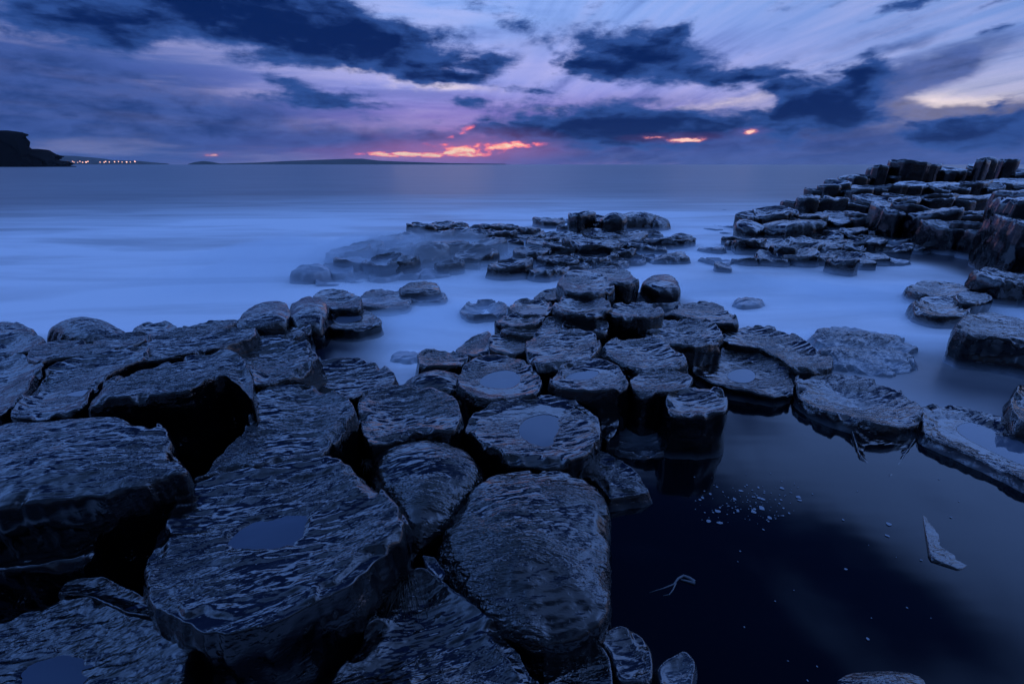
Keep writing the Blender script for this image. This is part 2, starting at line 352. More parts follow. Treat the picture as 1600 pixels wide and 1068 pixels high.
TRI = [0]
def build_stone(poly, plane, label, cat='stone', group=None, name='basalt_stone', size_px=100, dome=0.0, edge=.03, pud=None,
                bot=-.35, wash=(.02, .5), rough=1.0, seed=0, soft=1, flare=.0, dish=0.0, hatch=0):
    """A basalt column: its worn top, rounded rim and side down below the water. plane(x, y) gives the top's height."""
    P_ = chaikin(chaikin(poly, 1, .15), 1, .2) if soft else chaikin(poly, 1, .07)
    P_ = P_.mean(0) + (P_-P_.mean(0))*1.025
    if area2(P_) < 0: P_ = P_[::-1]
    c = kernel_centre(P_)
    n = int(np.clip(size_px*.95, 30, 300)); rings = int(np.clip(size_px*.30, 8, 84)); side = int(np.clip(size_px*.12, 6, 26))
    P_ = resample(P_, n)
    Rr = np.linalg.norm(P_-c, axis=1); mR = Rr.mean()
    # ragged outline
    off = 1 + (fbm(P_[:, 0]*14, P_[:, 1]*14, np.zeros(n), seed, 3)*.05 + fbm(P_[:, 0]*45, P_[:, 1]*45, np.zeros(n), seed+5, 2)*.02)*rough
    P_ = c + (P_-c)*off[:, None]
    Rr = np.linalg.norm(P_-c, axis=1)
    t = np.linspace(0, 1, rings+1)[1:]; t = t**.85
    e = min(edge*(.45 if edge < .06 else .8), mR*.3)
    XY = c + (P_-c)[None]*t[:, None, None]                       # ring, n, 2
    sd = (1-t)[:, None]*Rr[None]                                  # distance to the rim
    dishk = .5 + (seed*7 % 10)*.09
    def top(xy, tt, sdd):
        x, y = xy[..., 0], xy[..., 1]
        z = plane(x, y) - dome*.55 + dome*(1-tt**2.2) - dish*(1-sstep(.1, .85, tt))
        k = np.clip(1-sdd/e, 0, 1); z = z - e*(1-np.sqrt(np.clip(1-k*k, 0, 1)))
        z0 = np.zeros_like(x)
        amp = min(1.0, mR/.22)*rough
        a = -.15 + (seed % 7)*.10; ca, sa = math.cos(a), math.sin(a)
        xr, yr = x*ca+y*sa, -x*sa+y*ca
        z = z + amp*(.026*fbm(x*4, y*4, z0, seed+1, 2)) + (0 if dome else amp*.034*(tt**2.2-.5)*dishk)
        rid = np.abs(fbm(xr*6, yr*20, z0, seed+2, 3))
        z = z - amp*.009*(rid**.8) + amp*.006*fbm(xr*16, yr*55, z0, seed+3, 3)
        chip = sstep(.08, .30, fbm(x*11, y*11, z0, seed+9, 2))*sstep(.06, 0, sdd)
        z = z - amp*.030*chip
        if pud is not None:
            pc, prr, pdep, lev = pud
            d = np.stack([x-pc[0], y-pc[1]], -1); rr = np.linalg.norm(d, axis=-1); th = np.arctan2(d[..., 1], d[..., 0])
            rt = np.interp(th, prr[0], prr[1], period=2*math.pi); u = rr/rt
            w = 1-sstep(.75, 1.25, u)
            target = lev + pdep*(u**2-1.0)*1.0 + amp*.016*fbm(x*14, y*18, z0, seed+4, 4)
            z = z*(1-w) + np.minimum(z, target)*w
            z = np.where(u > 1.08, np.maximum(z, lev+.001), z)
        return z
    ZT = top(XY, t[:, None], sd)
    cz = top(c[None], np.array([0.0]), np.array([mR]))
    V = [np.array([[c[0], c[1], cz[0]]])]
    V.append(np.concatenate([XY, ZT[..., None]], -1).reshape(-1, 3))
    zr = ZT[-1]
    s = np.linspace(0, 1, side+1)[1:]**1.5
    zz = zr[None]*(1-s)[:, None] + bot*s[:, None]
    base = c + (P_-c)[None]*(1+flare*s)[:, None, None]
    nr = (P_-c)/(Rr[:, None]+1e-9)
    px_, py_ = base[..., 0], base[..., 1]
    dn_ = (.030*fbm(px_*6, py_*6, zz*9, seed+21, 3) + .018*np.abs(fbm(px_*16, py_*16, zz*28, seed+23, 3)))*min(1, mR/.2)*rough
    dn_ = dn_ + .030*vnoise(px_*1.5, py_*1.5, zz*13, seed+27)*min(1, mR/.2)
    dn_ = dn_*sstep(0, .12, s)[:, None] + (1-np.exp(-s*30))[:, None]*.006
    base = base + nr[None]*dn_[..., None]
    V.append(np.concatenate([base, zz[..., None]], -1).reshape(-1, 3))
    V = np.vstack(V)
    ar = np.arange(n); nx = (ar+1) % n
    tris = np.stack([np.zeros(n, int), 1+ar, 1+nx, 1+nx], 1)
    rows = rings+side
    qs = []
    for r_ in range(rows-1):
        a0 = 1+r_*n
        qs.append(np.stack([a0+ar, a0+n+ar, a0+n+nx, a0+nx], 1))
    quads = np.vstack(qs)
    org = (c[0], c[1], 0.0)
    me = bpy.data.meshes.new(name)
    Vl = V - np.array(org)
    loops = np.concatenate([tris[:, :3].ravel(), quads.ravel()]).astype(np.int32)
    starts = np.concatenate([np.arange(n)*3, n*3+np.arange(len(quads))*4]).astype(np.int32)
    me.vertices.add(len(Vl)); me.vertices.foreach_set('co', Vl.astype(np.float32).ravel())
    me.loops.add(len(loops)); me.loops.foreach_set('vertex_index', loops)
    me.polygons.add(len(starts)); me.polygons.foreach_set('loop_start', starts)
    me.update(calc_edges=True)
    me.polygons.foreach_set('use_smooth', np.ones(len(me.polygons), dtype=bool))
    me.materials.append(ROCK)
    TRI[0] += n + 2*len(quads)
    o = bpy.data.objects.new(name, me); COL.objects.link(o); o.location = org
    o['wash_height'] = float(wash[0]); o['wash_amount'] = float(wash[1])
    tag(o, label, cat, group)
    return o

SEED = [11]
def stone(label, pts, z, tilt=(0, 0), puddle=None, pud_label=None, pud_depth=.012, pud_off=0.0, cat='stone', name='basalt_stone', **kw):
    """Traced stone: pts are seen outline points, z the height of its top, tilt the slope of the top (per metre)."""
    SEED[0] += 7
    C0 = np.mean([at(x, y, z) for x, y in pts], axis=0)
    tx, ty = tilt
    def hit(px, py):
        d = ray(px, py)
        t = (z - H - tx*C0[0] - ty*C0[1]) / (d[2] - tx*d[0] - ty*d[1])
        return np.array([d[0]*t, d[1]*t])
    poly = np.array([hit(x, y) for x, y in pts])
    plane = lambda x, y: z + tx*(x-C0[0]) + ty*(y-C0[1])
    p = np.array(pts); size = min(float(np.ptp(p[:, 0])), 420)
    size = max(size, float(np.ptp(p[:, 1])))
    pud = None
    if puddle:
        PP = chaikin(np.array([hit(x, y) for x, y in puddle]), 2)
        pc = PP.mean(0); dd = PP-pc; th = np.arctan2(dd[:, 1], dd[:, 0]); rr = np.linalg.norm(dd, axis=1); o_ = np.argsort(th)
        zs = plane(PP[:, 0], PP[:, 1])
        lev = float(zs.mean()) - .012 + pud_off
        pud = (pc, (th[o_], rr[o_]), pud_depth, lev)
    ob = build_stone(poly, plane, label, cat=cat, name=name, size_px=size, pud=pud, seed=SEED[0], **kw)
    if puddle:
        n = 48; a = np.linspace(-math.pi, math.pi, n, endpoint=False)
        r_ = np.interp(a, pud[1][0], pud[1][1], period=2*math.pi)*1.10
        v = [(pc[0], pc[1], lev)] + [(pc[0]+r_[i]*math.cos(a[i]), pc[1]+r_[i]*math.sin(a[i]), lev) for i in range(n)]
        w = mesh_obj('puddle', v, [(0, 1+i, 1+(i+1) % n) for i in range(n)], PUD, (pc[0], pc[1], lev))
        tag(w, pud_label or 'still puddle in the hollow of ' + label, 'puddle')
    return ob
def round_stone(label, cx, cy, rx, z=None, dist=None, group=None, irr=.30, sides=None, stretch=1.0, **kw):
    """A smaller column whose top centre is seen at cx, cy."""
    SEED[0] += 7; rs = np.random.RandomState(SEED[0])
    c = at(cx, cy, z) if dist is None else at_dist(cx, cy, dist)
    z = c[2]; d = ray(cx, cy); dep = np.linalg.norm(c - np.array([0, 0, H]))/np.linalg.norm(d)
    rad = rx/F*dep
    k = sides or rs.choice([5, 6, 6, 7])
    a0 = rs.rand()*6.28; a = a0 + (np.arange(k)+.45*(rs.rand(k)-.5))*2*math.pi/k
    rr = rad*(1+irr*(rs.rand(k)-.5)*2)*1.12
    poly = np.stack([c[0]+rr*np.cos(a), c[1]+rr*np.sin(a)*stretch], 1)
    tl = (rs.rand(2)-.5)*kw.pop('tiltamp', .22)
    tl = tl + np.array(kw.pop('tilt', (0, 0)))
    plane = lambda x, y: z + tl[0]*(x-c[0]) + tl[1]*(y-c[1])
    return build_stone(poly, plane, label, group=group, size_px=max(34, rx*2.0), seed=SEED[0], **kw)

# ------------------------------------------------------------------ sea
def axis(lo, hi, step, far):
    core = list(np.arange(lo, hi+1e-6, step)); g = step; a, b = [], []; x = lo
    while x > -far: g *= 1.22; x -= g; a.append(x)
    g = step; x = hi
    while x < far: g *= 1.22; x += g; b.append(x)
    return np.array(a[::-1]+core+b)
def inside(px, py, poly):
    r_ = np.zeros(px.shape, bool); n = len(poly); j = n-1
    for i in range(n):
        xi, yi = poly[i]; xj, yj = poly[j]
        r_ ^= ((yi > py) != (yj > py)) & (px < (xj-xi)*(py-yi)/(yj-yi+1e-12)+xi); j = i
    return r_
xs = axis(-7, 9, .07, 3400); ys = axis(-1.5, 13, .07, 3400)
X, Y = np.meshgrid(xs, ys); ny, nxx = X.shape
dist = np.hypot(X, Y)
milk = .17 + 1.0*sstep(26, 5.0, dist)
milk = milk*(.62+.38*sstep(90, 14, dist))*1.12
land = [(-900, 470), (0, 505), (200, 520), (330, 515), (420, 490), (500, 500), (590, 505), (600, 560), (640, 610), (700, 580), (730, 540), (790, 510), (860, 455), (920, 435), (1060, 445),
        (1130, 500), (1290, 560), (1330, 590), (1480, 650), (1600, 680), (2200, 820), (4000, 1500), (-2400, 1500)]
LW = [tuple(at(x, y, .10)[:2]) if y < 1400 else tuple(at(x, y, 0)[:2]) for x, y in land]
ins = inside(X, Y, LW).astype(float)
prom = [tuple(at(x, y, 0)[:2]) for x, y in [(1170, 405), (1300, 412), (1430, 408), (1540, 440), (1700, 520), (2400, 520), (2400, 275), (1500, 268), (1330, 300), (1250, 345), (1180, 372)]]
ins = np.maximum(ins, inside(X, Y, prom).astype(float)*.9)
def blur(a, k):
    ker = np.ones(2*k+1)/(2*k+1)
    for _ in range(2):
        a = np.apply_along_axis(lambda v: np.convolve(np.pad(v, k, 'edge'), ker, 'valid'), 0, a)
        a = np.apply_along_axis(lambda v: np.convolve(np.pad(v, k, 'edge'), ker, 'valid'), 1, a)
    return a
ins = blur(ins, 2)
milk = milk*(1-ins)
def wblob(px, py, r, amp):
    global milk
    c = at(px, py, 0); milk = milk*(1+amp*np.exp(-((X-c[0])**2+(Y-c[1])**2)/(r*r)))
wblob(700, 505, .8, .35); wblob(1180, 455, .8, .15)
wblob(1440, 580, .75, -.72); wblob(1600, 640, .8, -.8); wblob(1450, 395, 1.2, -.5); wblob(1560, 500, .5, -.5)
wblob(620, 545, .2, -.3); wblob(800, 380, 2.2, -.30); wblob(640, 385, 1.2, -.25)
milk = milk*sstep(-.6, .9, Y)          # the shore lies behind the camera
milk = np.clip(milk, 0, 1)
idx = np.arange(ny*nxx).reshape(ny, nxx)
fc = np.stack([idx[:-1, :-1], idx[:-1, 1:], idx[1:, 1:], idx[1:, :-1]], -1).reshape(-1, 4)
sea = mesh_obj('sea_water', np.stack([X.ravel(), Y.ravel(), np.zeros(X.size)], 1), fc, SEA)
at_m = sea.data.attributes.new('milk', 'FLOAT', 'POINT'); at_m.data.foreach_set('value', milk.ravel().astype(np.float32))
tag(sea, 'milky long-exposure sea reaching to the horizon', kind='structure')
# dark tide pool held back by the stones, lower right
pl_ = [tuple(at(x, y, .01)) for x, y in [(930, 655), (1000, 590), (1090, 590), (1240, 590), (1330, 618), (1440, 648), (1560, 680), (1760, 760), (2600, 1100), (2600, 1300), (1000, 1300), (905, 1010), (900, 800), (900, 690)]]
pool = mesh_obj('tide_pool', pl_, [tuple(range(len(pl_)))[::-1]], POOL)
tag(pool, 'dark still tide pool behind the barrier of flat stones', kind='structure')
# sea bed
bx = np.linspace(-9, 12, 120); by = np.linspace(-2, 18, 110); BX, BY = np.meshgrid(bx, by)
BZ = -.30 + .12*fbm(BX*2, BY*2, BX*0, 3, 4); ii = np.arange(BX.size).reshape(BX.shape)
bed = mesh_obj('sea_bed', np.stack([BX.ravel(), BY.ravel(), BZ.ravel()], 1), np.stack([ii[:-1, :-1], ii[:-1, 1:], ii[1:, 1:], ii[1:, :-1]], -1).reshape(-1, 4), ROCK)
bed['wash_height'] = -5.0; bed['wash_amount'] = 0.0
tag(bed, 'dark rocky sea bed under the water', kind='structure')

# the rising shore the photographer stands on, behind the camera
bx = np.linspace(-30, 30, 150); by = np.concatenate([np.linspace(-26, -3, 40), np.linspace(-2.8, -.55, 36)]); BX, BY = np.meshgrid(bx, by)
BZ = -.1 + .28*np.clip(-BY-.5, 0, 1) + .16*np.clip(-BY-1.5, 0, 30) + .35*fbm(BX*.9, BY*.9, BX*0, 31, 5)*sstep(-.5, -2, BY) + .12*fbm(BX*4, BY*4, BX*0, 33, 3); ii = np.arange(BX.size).reshape(BX.shape)
shore = mesh_obj('rocky_shore', np.stack([BX.ravel(), BY.ravel(), BZ.ravel()], 1), np.stack([ii[:-1, :-1], ii[:-1, 1:], ii[1:, 1:], ii[1:, :-1]], -1).reshape(-1, 4), ROCK)
shore['wash_height'] = -5.0; shore['wash_amount'] = 0.0
tag(shore, 'dark rocky shore rising behind the viewpoint', kind='structure')

# ------------------------------------------------------------------ foreground stones, traced
PW = (.012, .35)      # stones standing in still water: barely any foam
SW = (.035, .75)      # stones at the edge of the swell
NW = (-1.0, 0.0)
G = 'basalt columns of the near causeway'
stone('large tilted slab with a kidney-shaped puddle, biggest stone of the lower left', [(222, 905), (240, 850), (290, 765), (340, 742), (420, 725), (500, 711), (545, 728), (600, 772), (634, 812), (618, 845), (580, 880), (500, 935), (420, 972), (340, 985), (270, 962)],
      .33, (0, .05), puddle=[(345, 846), (375, 818), (410, 803), (450, 796), (488, 797), (480, 825), (455, 846), (430, 858), (385, 862)], pud_label='kidney-shaped puddle on the large slab at lower left', wash=NW, edge=.05, group=G, pud_depth=.02)
stone('rough block at the left edge below the black overhang, its top glittering wet', [(-150, 720), (-60, 672), (20, 652), (110, 645), (190, 648), (250, 655), (268, 690), (290, 728), (240, 742), (170, 765), (80, 775), (-20, 790), (-140, 800)],
      .47, (-.05, .10), wash=NW, edge=.03, group=G, dome=.03)
stone('low dark ledge under the glittering block at the left edge', [(-120, 830), (0, 812), (60, 802), (105, 800), (150, 812), (150, 870), (60, 885), (-120, 905)], .27, wash=NW, group=G)
stone('dark stone in the bottom left corner with a dim square puddle', [(-160, 990), (0, 960), (95, 930), (160, 935), (215, 962), (265, 968), (308, 992), (300, 1030), (285, 1090), (100, 1150), (-160, 1150)], .22, (0, .05),
      puddle=[(22, 1050), (50, 1025), (130, 1012), (140, 1040), (120, 1080), (20, 1085)], pud_label='dim square puddle in the bottom left corner stone', wash=NW, group=G)
stone('narrow jagged rib between the corner stone and the large puddled slab', [(88, 925), (110, 905), (160, 900), (215, 925), (262, 955), (250, 966), (205, 960), (150, 935)], .24, wash=NW, group=G, soft=0, rough=1.6)
stone('small wet fragment low in the black gap at the bottom left', [(332, 1020), (352, 1012), (376, 1022), (366, 1034), (348, 1038)], .10, wash=NW, group=G, soft=0)
stone('black-fronted overhanging block at left, its narrow top lit', [(136, 625), (152, 604), (175, 588), (225, 572), (290, 556), (345, 548), (380, 562), (392, 590), (392, 625), (372, 600), (350, 586), (325, 595), (290, 612), (220, 618), (170, 622)],
      .50, (-.04, .06), wash=NW, edge=.02, group=G, bot=-.3)
stone('cracked slab at the left edge, nearest the picture border', [(-160, 590), (-60, 560), (20, 556), (58, 562), (70, 574), (45, 608), (8, 652), (-80, 660), (-160, 670)], .43, wash=NW, group=G, edge=.015)
stone('broad pale slab with a small bright puddle left of the black overhang', [(80, 576), (130, 560), (195, 546), (235, 545), (230, 565), (175, 585), (150, 603), (132, 640), (70, 650), (16, 654), (50, 612)], .43, (0, .0),
      puddle=[(98, 612), (125, 606), (152, 602), (148, 610), (122, 615)], pud_label='small bright puddle on the broad pale slab at left', wash=NW, group=G, edge=.015, pud_depth=.01)
stone('ridged wedge behind the black overhanging block', [(200, 548), (240, 527), (275, 515), (330, 508), (345, 520), (400, 515), (398, 530), (350, 546), (290, 556), (232, 568)], .42, (0, .02), wash=NW, group=G, edge=.02)
stone('long ribbed slab right of the black overhang', [(350, 548), (400, 532), (440, 528), (487, 538), (502, 560), (478, 580), (440, 596), (402, 606), (390, 580)], .38, wash=NW, group=G, edge=.02, rough=1.3)
stone('flat rounded disc at the edge of the milky inlet, left of centre', [(340, 530), (330, 515), (355, 503), (400, 497), (455, 494), (486, 504), (484, 517), (458, 530), (420, 530), (370, 538)], .17, wash=SW, group=G, edge=.015)
stone('broad low stone pointing into the milky inlet, left of the round pillow', [(482, 580), (500, 566), (555, 560), (598, 572), (614, 582), (614, 598), (565, 612), (548, 622), (490, 606), (455, 596)], .27, wash=(.02, .6), group=G, edge=.025)
stone('large creased slab running up to the black triangular gap', [(392, 640), (402, 612), (450, 600), (500, 606), (545, 626), (556, 648), (540, 666), (512, 698), (500, 712), (420, 722), (330, 738), (298, 752), (345, 715), (385, 680)], .36, (.0, .02), wash=NW, group=G, edge=.02)
stone('rippled slab between the triangular gap and the centre puddle stones', [(558, 645), (562, 614), (618, 602), (680, 609), (712, 622), (722, 655), (705, 674), (650, 675), (604, 688), (575, 697)], .27, wash=NW, group=G)
stone('smooth round pillow stone with a pale rim, left of the dark central dome', [(572, 705), (600, 688), (645, 675), (695, 675), (735, 692), (758, 718), (752, 745), (722, 775), (692, 812), (655, 832), (632, 830), (604, 780), (576, 750)], .24, (0, .1), wash=NW, group=G, dome=.06, edge=.07, rough=.5)
stone('big dark domed stone at the bottom centre, straight right side', [(705, 790), (735, 752), (770, 730), (815, 722), (875, 722), (928, 742), (952, 772), (953, 870), (950, 955), (905, 985), (835, 988), (785, 962), (725, 915), (692, 882), (680, 845)], .22, (0, .12), wash=NW, group=G, dome=.055, edge=.05, rough=.7)
stone('sloping wedge in the bottom centre with weed on its left shoulder', [(640, 892), (665, 890), (702, 920), (765, 968), (805, 1005), (850, 1100), (500, 1100), (560, 1010), (600, 945)], .14, (0, .05), wash=NW, group=G)
stone('small angular chip wedged beside the dark central dome', [(658, 865), (680, 868), (698, 895), (690, 908), (664, 886)], .16, wash=NW, group=G, soft=0)
stone('centre stone with a heart-shaped puddle', [(728, 668), (740, 645), (790, 622), (850, 615), (902, 626), (934, 650), (938, 690), (915, 715), (870, 728), (800, 722), (762, 702)], .23,
      puddle=[(812, 668), (822, 652), (855, 644), (880, 655), (866, 676), (862, 694), (838, 692), (818, 680)], pud_label='heart-shaped puddle in the centre stone', wash=NW, group=G, edge=.03, pud_depth=.015)
stone('stone with a wide oval puddle behind and left of the centre stone', [(714, 602), (722, 572), (758, 556), (800, 555), (835, 573), (848, 602), (840, 617), (792, 621), (745, 627)], .24,
      puddle=[(748, 594), (765, 580), (798, 575), (814, 588), (800, 603), (765, 602)], pud_label='wide oval puddle behind the centre stone', wash=NW, group=G, pud_depth=.015)
stone('smooth grey hump at the head of the milky inlet', [(618, 598), (648, 578), (685, 569), (722, 577), (718, 602), (695, 611), (650, 610)], .18, wash=(.02, .5), group=G, dome=.06, edge=.05)
stone('small angular block beside the smooth grey hump', [(652, 556), (663, 545), (692, 543), (732, 555), (722, 571), (690, 572), (656, 574)], .16, wash=(.03, .6), group=G, edge=.015, soft=0)
stone('broad stone with a bright worn centre, middle of the causeway', [(822, 556), (822, 530), (842, 520), (885, 515), (930, 521), (938, 543), (922, 562), (868, 571), (842, 573)], .255, wash=NW, group=G, edge=.02)
stone('stone with a shallow slanting puddle and a black front, right of the wide oval puddle', [(858, 596), (878, 572), (928, 559), (962, 568), (982, 592), (978, 608), (930, 613), (880, 607)], .26,
      puddle=[(876, 590), (895, 577), (936, 576), (930, 586), (905, 592)], pud_label='shallow slanting puddle in the black-fronted stone', wash=NW, group=G, edge=.02, pud_depth=.012)
stone('broad rough disc right of the bright worn stone', [(938, 549), (955, 530), (982, 524), (1040, 530), (1066, 550), (1074, 570), (1050, 578), (1000, 580), (958, 563)], .24, wash=NW, group=G, edge=.02)
stone('scaly cap left of the tall square-cut block', [(984, 592), (1000, 581), (1048, 577), (1082, 588), (1078, 602), (1048, 612), (1012, 617), (988, 609)], .24, wash=NW, group=G, edge=.02)
stone('tall square-cut block with a black side standing in the tide pool', [(1040, 612), (1080, 603), (1128, 609), (1137, 624), (1136, 644), (1100, 650), (1045, 648)], .235, wash=PW, group=G, edge=.03)
stone('low oval stone with a round puddle at the head of the tide pool', [(1080, 572), (1092, 552), (1140, 542), (1192, 550), (1226, 574), (1241, 602), (1236, 617), (1205, 621), (1150, 611), (1100, 594)], .07,
      puddle=[(1134, 587), (1150, 574), (1176, 575), (1180, 589), (1162, 596)], pud_label='round puddle in the low oval stone at the head of the tide pool', wash=PW, group=G, edge=.02, pud_depth=.01)
stone('long dark slab above the low oval puddled stone', [(1122, 530), (1140, 515), (1182, 508), (1232, 520), (1272, 545), (1299, 560), (1299, 576), (1240, 579), (1218, 560), (1190, 547), (1140, 540)], .11, wash=(.03, .7), group=G, edge=.02)
stone('lumpy stone with a bright front ridge in the middle of the causeway', [(1005, 520), (1022, 505), (1060, 497), (1110, 500), (1130, 518), (1124, 536), (1080, 546), (1052, 540), (1020, 533)], .195, wash=NW, group=G, edge=.03, rough=1.5)
stone('dark sloping slab on the sea side of the causeway', [(1036, 490), (1060, 475), (1110, 471), (1146, 489), (1154, 506), (1112, 503), (1062, 497)], .17, wash=(.04, .8), group=G)
stone('stone with a jutting front lip and black hollow below', [(944, 488), (962, 476), (1000, 470), (1032, 479), (1040, 491), (1002, 498), (962, 496)], .285, wash=NW, group=G, edge=.015)
stone('rounded plate in front of the highest flat cap', [(862, 480), (878, 462), (920, 457), (950, 468), (957, 483), (930, 493), (885, 491)], .31, wash=(.02, .6), group=G, edge=.02)
stone('highest flat cap at the sea end of the causeway, left of the pair', [(870, 442), (884, 427), (918, 422), (950, 434), (962, 448), (932, 459), (885, 456)], .34, wash=(.02, .7), group=G, edge=.015)
stone('flat cap with a bright worn patch, right of the highest cap', [(918, 424), (955, 416), (988, 424), (1000, 438), (968, 444), (942, 434)], .34, wash=(.02, .7), group=G, edge=.015)
stone('bun-shaped stone at the right of the highest caps', [(1000, 439), (1016, 427), (1045, 424), (1062, 434), (1066, 450), (1030, 450)], .27, wash=(.03, .8), group=G, dome=.03, edge=.06)
stone('low wave-washed slab between the bun-shaped stone and the jutting lip', [(975, 468), (1000, 457), (1040, 457), (1068, 469), (1042, 477), (992, 477)], .15, wash=(.12, .5), group=G)
stone('small dark wedge left of the highest flat cap', [(832, 465), (848, 454), (872, 450), (876, 466), (858, 470)], .18, wash=(.06, .7), group=G)
stone('dished stone holding milky water at the left of the causeway', [(792, 482), (808, 470), (848, 466), (866, 478), (852, 492), (815, 492)], .25,
      puddle=[(806, 486), (830, 480), (858, 480), (848, 489), (822, 490)], pud_label='milky puddle in the dished stone', wash=NW, group=G, edge=.015, pud_depth=.01)
stone('thin overhanging plate at the left corner of the causeway', [(770, 503), (790, 489), (828, 487), (854, 495), (840, 507), (805, 511)], .25, wash=NW, group=G, edge=.015)
stone('low step between the overhanging plate and the broad worn stone', [(780, 517), (830, 507), (868, 494), (882, 508), (872, 520), (828, 527), (795, 522)], .235, wash=NW, group=G, edge=.015)
stone('small square stone behind the bright worn stone', [(876, 514), (886, 498), (930, 493), (952, 502), (950, 518), (920, 519)], .25, wash=NW, group=G, edge=.015)
stone('short black column at the left corner of the causeway, top sunk in shade', [(764, 524), (800, 519), (822, 528), (823, 548), (800, 552), (765, 545)], .22, wash=NW, group=G, edge=.02)
stone('smooth leaning flank running down into the milky inlet', [(708, 548), (738, 526), (765, 517), (772, 532), (765, 550), (740, 556)], .12, (.3, 0), wash=(.03, .7), group=G)
stone('flat ledge with a pointed tip jutting into the tide pool', [(903, 728), (925, 700), (955, 712), (985, 730), (1016, 762), (985, 768), (953, 774), (930, 745)], .075, wash=PW, group=G, soft=0, edge=.015)
stone('small dark stone in the gap right of the centre stone', [(936, 655), (950, 640), (968, 642), (968, 668), (950, 690), (940, 680)], .12, wash=NW, group=G)
stone('barely covered slab left of the tall square-cut block', [(950, 672), (990, 648), (1040, 668), (1052, 705), (1000, 712), (955, 704)], .028, wash=PW, group=G)
stone('dark broken stone at the bottom centre, leftmost of three', [(812, 995), (840, 985), (872, 986), (866, 1003), (838, 1010)], .06, wash=NW, group=G, soft=0)
stone('dark broken stone at the bottom centre, middle of three', [(846, 1030), (856, 1005), (905, 988), (935, 998), (955, 1030), (960, 1095), (850, 1095)], .06, wash=NW, group=G)
stone('dark broken stone at the bottom centre, right of three', [(930, 996), (965, 975), (1000, 985), (1018, 1010), (1022, 1070), (968, 1070), (950, 1020)], .06, wash=NW, group=G)
stone('lilac knobbly stone at the bottom edge beside the pool', [(1025, 1045), (1042, 1028), (1070, 1016), (1086, 1035), (1080, 1080), (1035, 1080)], .04, wash=PW, group=G, rough=2)
stone('faint dark stone at the bottom edge of the tide pool', [(1290, 1060), (1320, 1040), (1400, 1036), (1460, 1045), (1480, 1090), (1290, 1100)], .016, wash=NW, group=G, rough=.9, dome=.03)
stone('small pillar stub beside the straight side of the dark dome', [(915, 968), (928, 935), (950, 925), (955, 955), (945, 985), (925, 990)], .06, wash=NW, group=G)
# left skyline
stone('round domed boulder on the left skyline', [(62, 512), (90, 497), (132, 490), (172, 494), (210, 513), (198, 524), (140, 528), (90, 525)], .34, wash=NW, group=G, dome=.09, edge=.10)
stone('dark hump at the left edge of the skyline', [(-120, 512), (-40, 500), (5, 497), (32, 500), (56, 513), (40, 526), (0, 532), (-110, 540)], .40, wash=NW, group=G, dome=.03, edge=.05)
stone('pointed dark slab in front of the domed boulder', [(40, 560), (58, 536), (100, 529), (166, 535), (180, 546), (150, 551), (80, 560), (60, 566)], .45, wash=NW, group=G, edge=.02)
stone('black lump at the left edge under the skyline hump', [(-120, 545), (0, 532), (40, 527), (70, 532), (52, 552), (0, 558), (-120, 570)], .43, wash=NW, group=G)
stone('smooth tilted stone right of the domed boulder on the skyline', [(203, 518), (225, 504), (258, 500), (280, 513), (272, 530), (238, 529)], .33, wash=NW, group=G, edge=.04)
stone('thin flat flagstone in front of the domed boulder', [(140, 530), (185, 521), (238, 517), (230, 530), (205, 542), (172, 548)], .41, wash=NW, group=G, edge=.012)
stone('low skyline stone between the tilted stone and the dark lumps', [(268, 518), (298, 505), (340, 501), (368, 503), (345, 516), (300, 522), (274, 530)], .28, wash=NW, group=G, edge=.02)
stone('dark lump on the skyline, left of a pair above the milky sea', [(358, 502), (380, 482), (408, 468), (442, 466), (455, 480), (448, 498), (412, 504)], .24, wash=NW, group=G, dome=.05, edge=.05)
stone('dark lump on the skyline, right of a pair above the milky sea', [(445, 490), (455, 467), (480, 458), (508, 466), (514, 484), (502, 500), (462, 503)], .22, wash=NW, group=G, dome=.05, edge=.05)
# stones standing in the inlet
GI = 'stones standing in the milky inlet'
stone('pale flat disc behind the dark lumps, edge of the inlet', [(486, 466), (504, 453), (540, 450), (566, 467), (562, 483), (512, 482)], .15, wash=(.05, .6), group=GI, edge=.015)
stone('round stone with a bright puddle and black front in the inlet', [(507, 503), (526, 486), (568, 482), (590, 494), (596, 508), (560, 515), (518, 514)], .10,
      puddle=[(512, 500), (530, 490), (556, 488), (566, 496), (545, 502), (520, 504)], pud_label='bright puddle in the round stone of the inlet', wash=(.0, .3), group=GI, edge=.015, pud_depth=.01)
stone('dull rounded slab right of the pale flat disc', [(560, 466), (575, 454), (613, 450), (642, 462), (642, 478), (602, 484), (568, 479)], .06, wash=(.05, .5), group=GI)
stone('dark cushion stone standing on the washed slab in the inlet', [(622, 448), (640, 437), (665, 434), (686, 441), (689, 452), (652, 457), (626, 457)], .10, wash=(.04, .8), group=GI, dome=.03, edge=.05)
stone('washed slab under the dark cushion stone', [(628, 462), (660, 455), (690, 456), (700, 464), (690, 471), (650, 473)], .035, wash=(.05, .6), group=GI)
stone('ghostly flat stone alone in the milk, right part of the inlet', [(716, 486), (735, 472), (765, 468), (792, 478), (790, 493), (740, 497)], .045, wash=(.05, .5), group=GI, edge=.02, rough=1.4)
stone('faint drowned hump at the near end of the inlet', [(600, 560), (620, 545), (655, 542), (668, 556), (640, 566)], .03, wash=(.045, .6), group=GI, rough=1.5, dome=.02)
